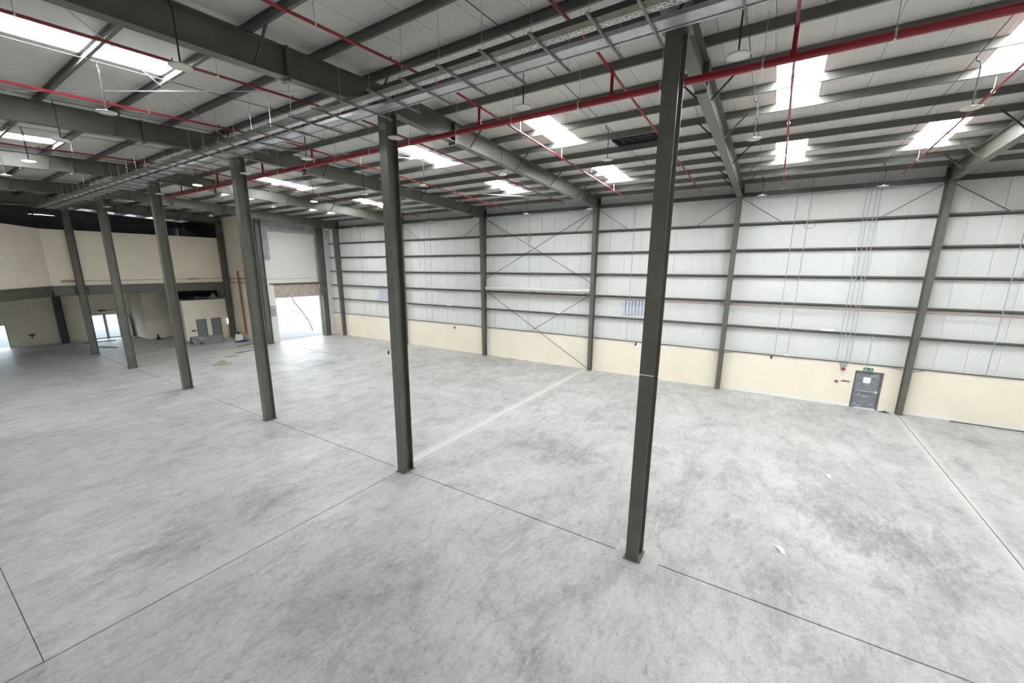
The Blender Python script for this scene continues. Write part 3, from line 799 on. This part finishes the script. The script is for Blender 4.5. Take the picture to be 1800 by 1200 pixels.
# ------------------------------------------------------------------ high-bay lamps and their conduits
LY = [-8.3, -3.6, 1.1, 5.8, 10.5, 15.1, 19.6, 24.3, 29.0, 33.7, 38.2]
ROWS = [(4.25, 11.40, 'in the row left of the cable trays'), (9.8, 11.40, 'in the row over the central columns'), (16.0, 11.42, 'in the row over the right half of the hall'), (26.2, 11.15, 'in the row along the panelled wall')]
LM = {}
def lamp_meshes(lit, rodlen):
    key = (lit, round(rodlen, 2))
    if key in LM: return LM[key]
    def me(mb, nm, mt, sm=False):
        o = bpy.data.meshes.new(nm); o.from_pydata(mb.v, [], mb.f); o.update(); o.materials.append(mt)
        if sm: o.polygons.foreach_set('use_smooth', [True]*len(o.polygons))
        return o
    a = me(MB().lathe([(.195, 0.0), (.21, .008), (.21, .022), (.15, .034), (.05, .040), (.035, .075)], (0, 0, 0), 28), 'housing', mat('lamp_housing', (0.5, 0.5, 0.48), .4, 0, .05, 3))
    b = me(MB().lathe([(.10, -.012), (.185, -.006), (.194, .0)], (0, 0, 0), 28), 'diffuser', LAMPON if lit else LAMPW)
    c = me(MB().tube([(0, 0, .07), (0, 0, rodlen-.25), (.0, .02, rodlen-.14), (.0, .10, rodlen-.10), (.0, .10, rodlen)], .017, 7), 'stem', BLACK)
    LM[key] = (a, b, c)
    return LM[key]
for rx, rz, rn in ROWS:
    lcount = Count()
    for k, y in enumerate(LY):
        if rx == 9.8 and k == 4: y = 10.4
        lit = abs(LY[k]-24.3) < .1 and rx < 20
        st = 'lit' if lit else 'unlit'
        x = rx
        r = thing('high_bay_lamp', '%s %s round high-bay lamp %s' % (lcount(in_view((x, y, rz))), st, rn), 'lamp', (x, y, rz), 'round high-bay lamps')
        rl = ztop(x)-.06-rz
        ms = lamp_meshes(lit, rl)
        hs = place('housing', ms[0], (x, y, rz), r)
        place('diffuser', ms[1], (x, y, rz), hs)
        place('stem', ms[2], (x, y, rz), r)
ccount = Count()
for k, y in enumerate(LY):
    if y < -9: continue
    yc = y+.10
    pts = [(x, yc, ztop(x)-.06) for x in (-7.5, RIDGE, 28.0)] if y > -3 else [(x, yc, ztop(x)-.06) for x in (10.5, 28.0)]
    tag(MB().tube(pts, .010, 6).build('lighting_conduit', BLACK), '%s thin dark lighting conduit across the roof counted from the right edge' % ccount(in_view(*[(x, yc, ztop(x)-.06) for x in (4, 8, 12, 16, 20, 24, 28)])), 'conduit', 'lighting conduits under the purlins')

# ------------------------------------------------------------------ conduits on the right wall
cw = [(-.47, 2.5, 12.2, 'thin conduit dropping to the dado left of the alarm'), (-1.08, 2.6, 12.2, 'thicker conduit with a white box left of the alarm'),
      (-3.37, 2.45, 11.9, 'first conduit of the cluster above the alarm box'), (-3.55, 3.3, 11.9, 'second conduit of the cluster above the alarm box'),
      (-3.76, 2.45, 11.9, 'third conduit of the cluster above the alarm box'), (-3.92, 2.45, 11.9, 'fourth conduit of the cluster above the alarm box'),
      (-4.68, 2.3, 4.05, 'short conduit above the exit sign'), (-9.03, 2.5, 12.2, 'conduit on the panels right of the last column in view'),
      (8.3, 2.45, 11.4, 'conduit beside the louvred panel'), (16.3, 2.45, 10.4, 'conduit in the middle of the braced bay'),
      (27.3, 2.45, 11.9, 'left conduit of the pair beyond the second central column'), (26.6, 2.45, 11.9, 'right conduit of the pair beyond the second central column'),
      (36.2, 2.45, 11.0, 'conduit near the far corner')]
for y, z0, z1, lb in cw:
    tag(MB().tube([(28.70, y, z0), (28.70, y, z1)], .017, 6).build('wall_conduit', GREY), 'grey '+lb, 'conduit', 'vertical wall conduits')
tag(MB().tube([(28.7, -17, 5.33), (28.7, 26, 5.33)], .03, 8).build('wall_pipe', PINK), 'thin brown pipe along the wall under the fourth girt', 'pipe')
tb = thing('fabric_roll', 'white rolled tube lying on the girt of the braced bay', 'roll', (28.5, 15.7, 5.7))
MB().tube([(28.52, 11.1, 5.82), (28.52, 20.3, 5.80)], .14, 14).build('roll', mat('pale_roll', (0.62, 0.62, 0.6), .5, 0, .06, 2), tb, smooth=False)
for y in (11.4, 15.7, 20.0): MB().box(28.36, 28.68, y-.03, y+.03, 5.62, 5.67).build('bracket', STEEL, tb)
for (a, b), lb in zip(LOUV, ('beside the nearest central column', 'beside the second central column')):
    r = thing('wall_louvre', 'pale blue ribbed louvre panel %s' % lb, 'louvre', (XW-.01, (a+b)/2, 4.32))
    LB = mat('pale_blue_louvre', (0.62, 0.66, 0.76), .4, 0, .06, 3)
    nb = 7; w_ = (b-a)/nb
    MB().box(XW-.012, XW+.004, a, b, 4.30, 5.30).build('back_sheet', LB, r)
    for j in range(nb):
        MB().hexa([(XW-.05, a+j*w_+.05, 4.34), (XW-.012, a+j*w_+.02, 4.34), (XW-.012, a+(j+1)*w_-.02, 4.34), (XW-.05, a+(j+1)*w_-.06, 4.34),
                   (XW-.05, a+j*w_+.05, 5.26), (XW-.012, a+j*w_+.02, 5.26), (XW-.012, a+(j+1)*w_-.02, 5.26), (XW-.05, a+(j+1)*w_-.06, 5.26)]).build('slat', LB, r)
        MB().box(XW-.055, XW-.045, a+j*w_-.012, a+j*w_+.012, 4.34, 5.3).build('rib', STEEL, r)
# cable loop hung at the top of the braced bay
pts = [(28.62, 16.35, 10.05)]+[(28.62, 16.3+.22*math.sin(t*.7), 9.75+.28*math.cos(t*.7)) for t in range(10)]+[(28.62, 16.25, 9.3)]
tag(MB().tube(pts, .018, 6).build('cable_coil', PINK), 'coiled cable hanging from the top girt in the braced bay', 'cable')
tag(MB().tube([(28.73, -1.2+.25*math.sin(t*.7), 9.80+.2*math.cos(t*.7)) for t in range(10)], .016, 6).build('cable_coil', PINK), 'small coiled cable hanging on the top girt left of the conduits', 'cable')

# ------------------------------------------------------------------ exit door and fittings
d = struct_empty('door_5', 'grey exit door wrapped in plastic film in the cream dado', 'door', (XD, (DY0+DY1)/2, 0))
fw = .1
MB().box(XD-.03, XD+.12, DY0, DY0+fw, 0, 2.07).build('frame', STEEL, d)
MB().box(XD-.03, XD+.12, DY1-.06, DY1, 0, 2.07).build('frame', STEEL, d)
MB().box(XD-.03, XD+.12, DY0+fw, DY1-.06, 2.0, 2.07).build('frame', STEEL, d)
leaf = MB().box(XD+.03, XD+.08, DY0+fw, DY1-.06, .03, 2.0).build('leaf', WRAP, d)
MB().box(XD+.19, XD+.2, DY0, DY1, 0, 2.1).build('backing', DARKV, d)
MB().box(XD-.02, XD+.02, DY0+fw+.05, DY1-.12, .93, .99).build('push_bar', GREY, leaf)
MB().box(XD-.035, XD+.03, DY0+fw+.03, DY0+fw+.12, .90, 1.02).build('bar_end', WHITE, leaf)
MB().box(XD+.015, XD+.03, -4.96, -4.66, 1.42, 1.74).build('paper_notice', PAPER, leaf)
MB().box(XD-.04, XD+.02, DY0+.08, DY1-.2, 0, .035).build('threshold', WHITE, d)
s = thing('exit_sign', 'small green emergency exit sign above the wrapped grey door', 'sign', (XD-.02, -4.77, 2.15))
MB().box(XD-.045, XD, -4.98, -4.56, 2.13, 2.27).build('box', GREEN, s)
W2 = mat('sign_white', (0.85, 0.9, 0.86), .4, 0, .01, 3)
fx_ = XD-.05
def plate(pts, nm):     # pts (dy, dz) on the sign face
    m = MB(); b = len(m.v); m.v += [(fx_, y, z) for y, z in pts]+[(fx_+.004, y, z) for y, z in pts]; k = len(pts)
    m.f += [tuple(range(k)), tuple(range(2*k-1, k-1, -1))]+[(i, (i+1) % k, k+(i+1) % k, k+i) for i in range(k)]
    m.build(nm, W2, s)
plate([(-4.69, 2.235), (-4.67, 2.255), (-4.65, 2.235), (-4.67, 2.218)], 'figure_head')
plate([(-4.655, 2.21), (-4.69, 2.21), (-4.70, 2.175), (-4.73, 2.15), (-4.715, 2.143), (-4.68, 2.165), (-4.65, 2.145), (-4.635, 2.15), (-4.665, 2.18)], 'figure_body')
plate([(-4.83, 2.205), (-4.83, 2.192), (-4.88, 2.192), (-4.88, 2.165), (-4.93, 2.2), (-4.88, 2.235), (-4.88, 2.205)], 'arrow')
plate([(-4.60, 2.15), (-4.60, 2.25), (-4.585, 2.25), (-4.585, 2.15)], 'doorway_bar')
al = thing('alarm_sounder', 'red alarm sounder below a grey box at the dado top', 'alarm', (XD-.04, -3.72, 2.05))
MB().lathe([(.06, 0), (.1, .03), (.1, .09), (.07, .13)], (XD-.1, -3.72, 2.02), 14).build('sounder', REDP, al)
MB().hexa([(XD-.04, -3.83, 2.15), (XD, -3.83, 2.15), (XD, -3.6, 2.15), (XD-.04, -3.6, 2.15), (XD-.04, -3.9, 2.43), (XD, -3.9, 2.43), (XD, -3.52, 2.43), (XD-.04, -3.52, 2.43)]).build('back_box', GREY, al)
cp = thing('call_point', 'small red fire call point left of the wrapped door', 'call point', (XD-.02, -3.52, 1.28))
MB().box(XD-.05, XD, -3.6, -3.47, 1.29, 1.42).build('body', mat('faded_red', (0.42, 0.16, 0.12), .5, 0, .1, 3), cp)
MB().box(XD-.055, XD-.05, -3.565, -3.505, 1.325, 1.385).build('button', BLACK, cp)
lt = thing('wall_stencil', 'short row of tiny dark illegible lettering beside the red call point', 'lettering', (XD-.005, -3.92, 1.35))
yy = -3.74
for h in (.07, .1, .08, .1, .07, .09, .06):
    MB().box(XD-.006, XD, yy-.042, yy, 1.36, 1.36+h).build('letter', BLACK, lt); yy -= .055
tag(MB().box(XD-.03, XD, -3.67, -3.61, 1.33, 1.41).build('switch_plate', PAPER), 'tiny white switch plate beside the red call point', 'switch')
tag(MB().box(28.66, 28.76, -1.2, -.96, 2.5, 2.62).build('junction_box', WHITE), 'white junction box at the foot of the thicker wall conduit', 'junction box')
for y, z, lb in ((-2.75, 4.15, 'on the fifth girt left of the conduit cluster'), (13.5, 4.12, 'on the fifth girt in the braced bay'), (24.5, 4.12, 'on the fifth girt beyond the second central column')):
    tag(MB().box(28.64, 28.74, y-.28, y+.28, z-.03, z+.07).build('emergency_light', WHITE), 'small white bulkhead light %s' % lb, 'light fitting')
for y, z, lb in ((7.65, 2.35, 'black sensor under the dado top left of the nearest column'), (-.35, 2.4, 'small black sensor at the foot of the thin wall conduit'), (24.0, 2.2, 'dark hanging sensor on the dado beyond the second central column')):
    tag(MB().box(XD-.08, XD, y-.05, y+.05, z-.15, z).box(XD-.05, XD, y-.02, y+.02, z, z+.06).build('wall_sensor', BLACK), lb, 'sensor')

# ------------------------------------------------------------------ rear clutter
tag(MB().tube([(21.33, 46.6, .5), (21.33, 46.75, 7.1)], .09, 10).build('riser_pipe', RUST), 'orange-brown riser pipe on the cream side wall', 'pipe')
bl = thing('concrete_barrier', 'stained grey concrete barrier block in front of the store doors', 'barrier', (17.9, 47.3, 0))
MB().hexa([(16.55, 47.0, 0), (19.25, 46.7, 0), (19.25, 47.5, 0), (16.55, 47.85, 0), (16.6, 47.15, .72), (19.2, 46.85, .68), (19.2, 47.4, .68), (16.6, 47.7, .72)]).build('body', CONC_D, bl)
for x in (17.1, 18.5): MB().box(x, x+.25, 46.85, 47.0, 0.0, .18).build('lifting_recess', BLACK, bl)
def mound(name, cx, cy, rx, ry, h, material, label, cat, seed=1, n=18, rings=5):
    rnd = random.Random(seed); m = MB(); m.v.append((cx, cy, h))
    for k in range(1, rings+1):
        for i in range(n):
            a = 2*math.pi*i/n; f = k/rings; j = rnd.uniform(.85, 1.15)
            m.v.append((cx+rx*f*math.cos(a)*j, cy+ry*f*math.sin(a)*j, max(0.0, h*(1-f)**1.2*rnd.uniform(.7, 1.2)) if k < rings else 0.0))
    for i in range(n): m.f.append((0, 1+i, 1+(i+1) % n))
    for k in range(rings-1):
        for i in range(n):
            j = (i+1) % n; a = 1+k*n; m.f.append((a+i, a+n+i, a+n+j, a+j))
    m.f.append(tuple(1+(rings-1)*n+i for i in reversed(range(n))))
    o = tag(m.build(name, material), label, cat); return o
mound('sand_pile', 14.3, 35.7, .75, .55, .32, SAND, 'small grey heap of sand on the floor behind the fourth column', 'sand heap', 3)
mound('sand_pile', 16.1, 38.3, .55, .4, .1, SAND, 'thin smear of sand beyond the larger sand heap', 'sand heap', 4)
mound('blue_tarp', 20.2, 45.2, .75, .45, .18, BLUE, 'crumpled blue tarp on the floor by the side wall', 'tarp', 5)
mound('black_bag', 21.0, 47.6, .4, .35, .75, BLACK, 'black rubbish bag at the foot of the riser pipe', 'bag', 6)
mound('rubble_heap', 19.9, 47.9, .5, .4, .3, CONC, 'grey rubble heap beside the black bag', 'rubble', 8)
mound('dark_rag', 15.9, 53.6, .35, .25, .2, BLACK, 'dark rag on the floor near the glazed doors', 'rag', 9)
mound('dark_rag', 15.0, 56.6, .35, .25, .14, mat('green_rag', (.1, .16, .13), .8, 0, .3, 5), 'greenish rag on the floor inside the back room', 'rag', 10)
tag(MB().hexa([(20.1, 46.4, .0), (20.7, 46.1, .0), (20.75, 46.15, .0), (20.15, 46.45, .0), (20.35, 46.9, .55), (20.9, 46.6, .55), (20.95, 46.65, .55), (20.4, 46.95, .55)]).build('leaning_board', WHITE), 'white board leaning on the rubble beside the blue tarp', 'board')
tag(MB().beam((18.6, 42.6, .04), (20.6, 43.1, .04), .25, .06).build('timber_plank', BROWN), 'brown timber plank on the floor before the side wall', 'plank')
tag(MB().beam((16.9, 39.2, .03), (19.2, 39.6, .03), .12, .05).build('timber_plank', BROWN), 'thin brown batten on the floor beyond the sand', 'plank')
tag(MB().beam((11.0, 53.8, .04), (12.0, 51.6, .04), .22, .07).build('timber_plank', GREY), 'grey plank lying right of the farthest column', 'plank')
tag(MB().box(10.9, 13.2, 56.6, 57.2, 0, .06).build('timber_plank', STEEL_D), 'dark strip of board before the glazed doors', 'plank')
tag(MB().box(15.05, 15.15, 58.4, 59.2, 0, 2.05).hexa([(14.75, 59.1, 0), (15.4, 59.1, 0), (15.4, 59.25, 0), (14.75, 59.25, 0), (14.75, 59.1, 2.3), (15.4, 59.1, 2.3), (15.4, 59.25, 2.3), (14.75, 59.25, 2.3)]).build('blue_grey_panel', mat('blue_grey_panel', (.5, .56, .6), .5, 0, .08, 2)), 'blue-grey panel standing right of the glazed doors', 'panel')
mound('black_box_hole', 16.2, 54.7, .18, .12, .5, BLACK, 'small black bag against the cream projecting wall', 'bag', 11)
structure(MB().box(17.1, XS, 52.4, 52.5, 4.15, 5.5).build('shade_sheet_1', DARKV), 'dark sheet coloured as shade above the store room roof', 'shade sheet')  # added sheet; its dark colour is the shade over the store
mound('plastic_heap', 18.2, 50.6, .7, .35, .45, BLACK, 'black crumpled plastic heap on the store room roof', 'plastic heap', 21)
mound('plastic_heap', 20.3, 50.6, .6, .4, .6, CONC, 'pale crumpled plastic heap on the right of the store room roof', 'plastic heap', 22)
for nm_ in ('plastic_heap', 'plastic_heap.001'): bpy.data.objects[nm_].location.z += 4.17
# stored bundles on the store room roof
for k, (x0, x1, y, r, mt, lb) in enumerate(((18.9, 19.7, 50.35, .14, BLUE, 'dark blue rolled tarp on the store room roof'), (18.2, 19.9, 51.2, .12, PAPER, 'white rolled sheet on the store room roof'), (17.3, 20.8, 51.8, .2, DARKV, 'dark long bundle at the back of the store room roof'))):
    tag(MB().tube([(x0, y, 4.15+r), ((x0+x1)/2, y+.1, 4.16+r), (x1, y-.05, 4.15+r)], r, 10).build('rolled_sheet', mt), lb, 'roll')
for x, y, z, lb in ((6.0, 59.2, 4.0, 'dark bracket high on the back wall above the left doorway'), (7.9, 59.2, 1.0, 'dark socket box on the back wall right of the left doorway')):
    tag(MB().box(x-.22, x+.22, y-.08, y+.1, z, z+.12).box(x-.06, x+.06, y-.05, y+.1, z-.2, z).build('wall_bracket', STEEL_D), lb, 'bracket')
tag(MB().tube([(13.0, 59.25, 2.95), (15.4, 59.25, 2.95)], .025, 6).box(12.9, 13.5, 59.18, 59.3, 2.88, 3.02).build('wall_conduit', STEEL_D), 'thin conduit with a box above the glazed doors', 'conduit')
tag(MB().tube([(17.6, 49.8, 1.0), (17.75, 49.72, 1.06), (17.95, 49.72, 1.0)], .06, 8).build('hose_reel', BLACK), 'small black fitting left of the store doors', 'fitting')
# floor scraps
for x, y, a, lb in ((12.35, -1.0, .5, 'white scrap of plastic on the floor right of the nearest column'), (18.2, -2.5, .2, 'tiny white paper scrap on the floor before the exit door')):
    c, s_ = math.cos(a), math.sin(a)
    m = MB()
    pts = [(-.16, -.05, .01), (.0, -.08, .05), (.16, -.05, .02), (.17, .06, .015), (.0, .07, .06), (-.15, .05, .02)]
    P = [(x+p*c-q*s_, y+p*s_+q*c, z) for p, q, z in pts]; Q = [(p, q, max(0.0, z-.012)) for p, q, z in P]
    b = len(m.v); m.v += P+Q; k = len(P)
    m.f += [tuple(range(k)), tuple(range(2*k-1, k-1, -1))]+[(i, k+i, k+(i+1) % k, (i+1) % k) for i in range(k)]
    tag(m.build('plastic_scrap', PAPER), lb, 'scrap')
tag(MB().box(24.25-.06, 24.25+.06, 27.88-.06, 27.88+.06, 0, .16).box(24.25-.05, 24.25+.05, 27.88-.05, 27.88+.05, .16, .3).build('small_canister', BLACK), 'small black canister on the floor left of the second column', 'canister')
mound('cable_heap', 28.55, -5.72, .12, .22, .10, STEEL_D, 'dark cable heap at the foot of the column by the exit door', 'cables', 12)
tag(MB().tube([(28.6, -8.2, .03), (28.55, -11, .03), (28.6, -14, .03)], .025, 6).build('floor_cable', STEEL_D), 'dark cable lying along the foot of the right wall', 'cable')

# ------------------------------------------------------------------ outdoors seen through the doorways
structure(MB().box(-80, 120, YE+.26, 160, -.5, -.45).box(-80, XL-.25, -40, YE+.26, -.5, -.45).build('ground_outside', GROUND), 'pale sunlit ground outside the far doorways', 'ground')
structure(MB().box(XS+.2, 40, YE+.1, 75, -.45, -.04).box(-10, XS+.2, YB+.4, 75, -.45, -.04).build('yard_outside', GROUND), 'pale concrete yard outside the loading doorway', 'ground')
TX = 28.90
tree = thing('bare_tree', 'leaning pale bare tree in the yard beyond the loading doorway', 'tree', (TX, 46.5, -.04))
BARK = mat('pale_bark', (.30, .29, .28), .9, 0, .2, 5)
def shift(pts): return [(TX+x, y, z) for x, y, z in pts]
MB().tube(shift([(0, 46.5, -.04), (-.4, 46.5, 1.2), (-1.0, 46.5, 2.2), (-1.9, 46.5, 3.4), (-2.6, 46.5, 5.0)]), .09, 8).build('trunk', BARK, tree)
for a in ([(-.4, 46.5, 1.2), (-1.5, 46.6, 2.2), (-2.4, 46.7, 2.6)], [(-1.0, 46.5, 2.2), (-.4, 46.5, 3.2), (-.2, 46.5, 4.6)], [(-1.9, 46.5, 3.4), (-3.0, 46.5, 4.0), (-3.6, 46.5, 5.2)]):
    MB().tube(shift(a), .04, 6).build('branch', BARK, tree)
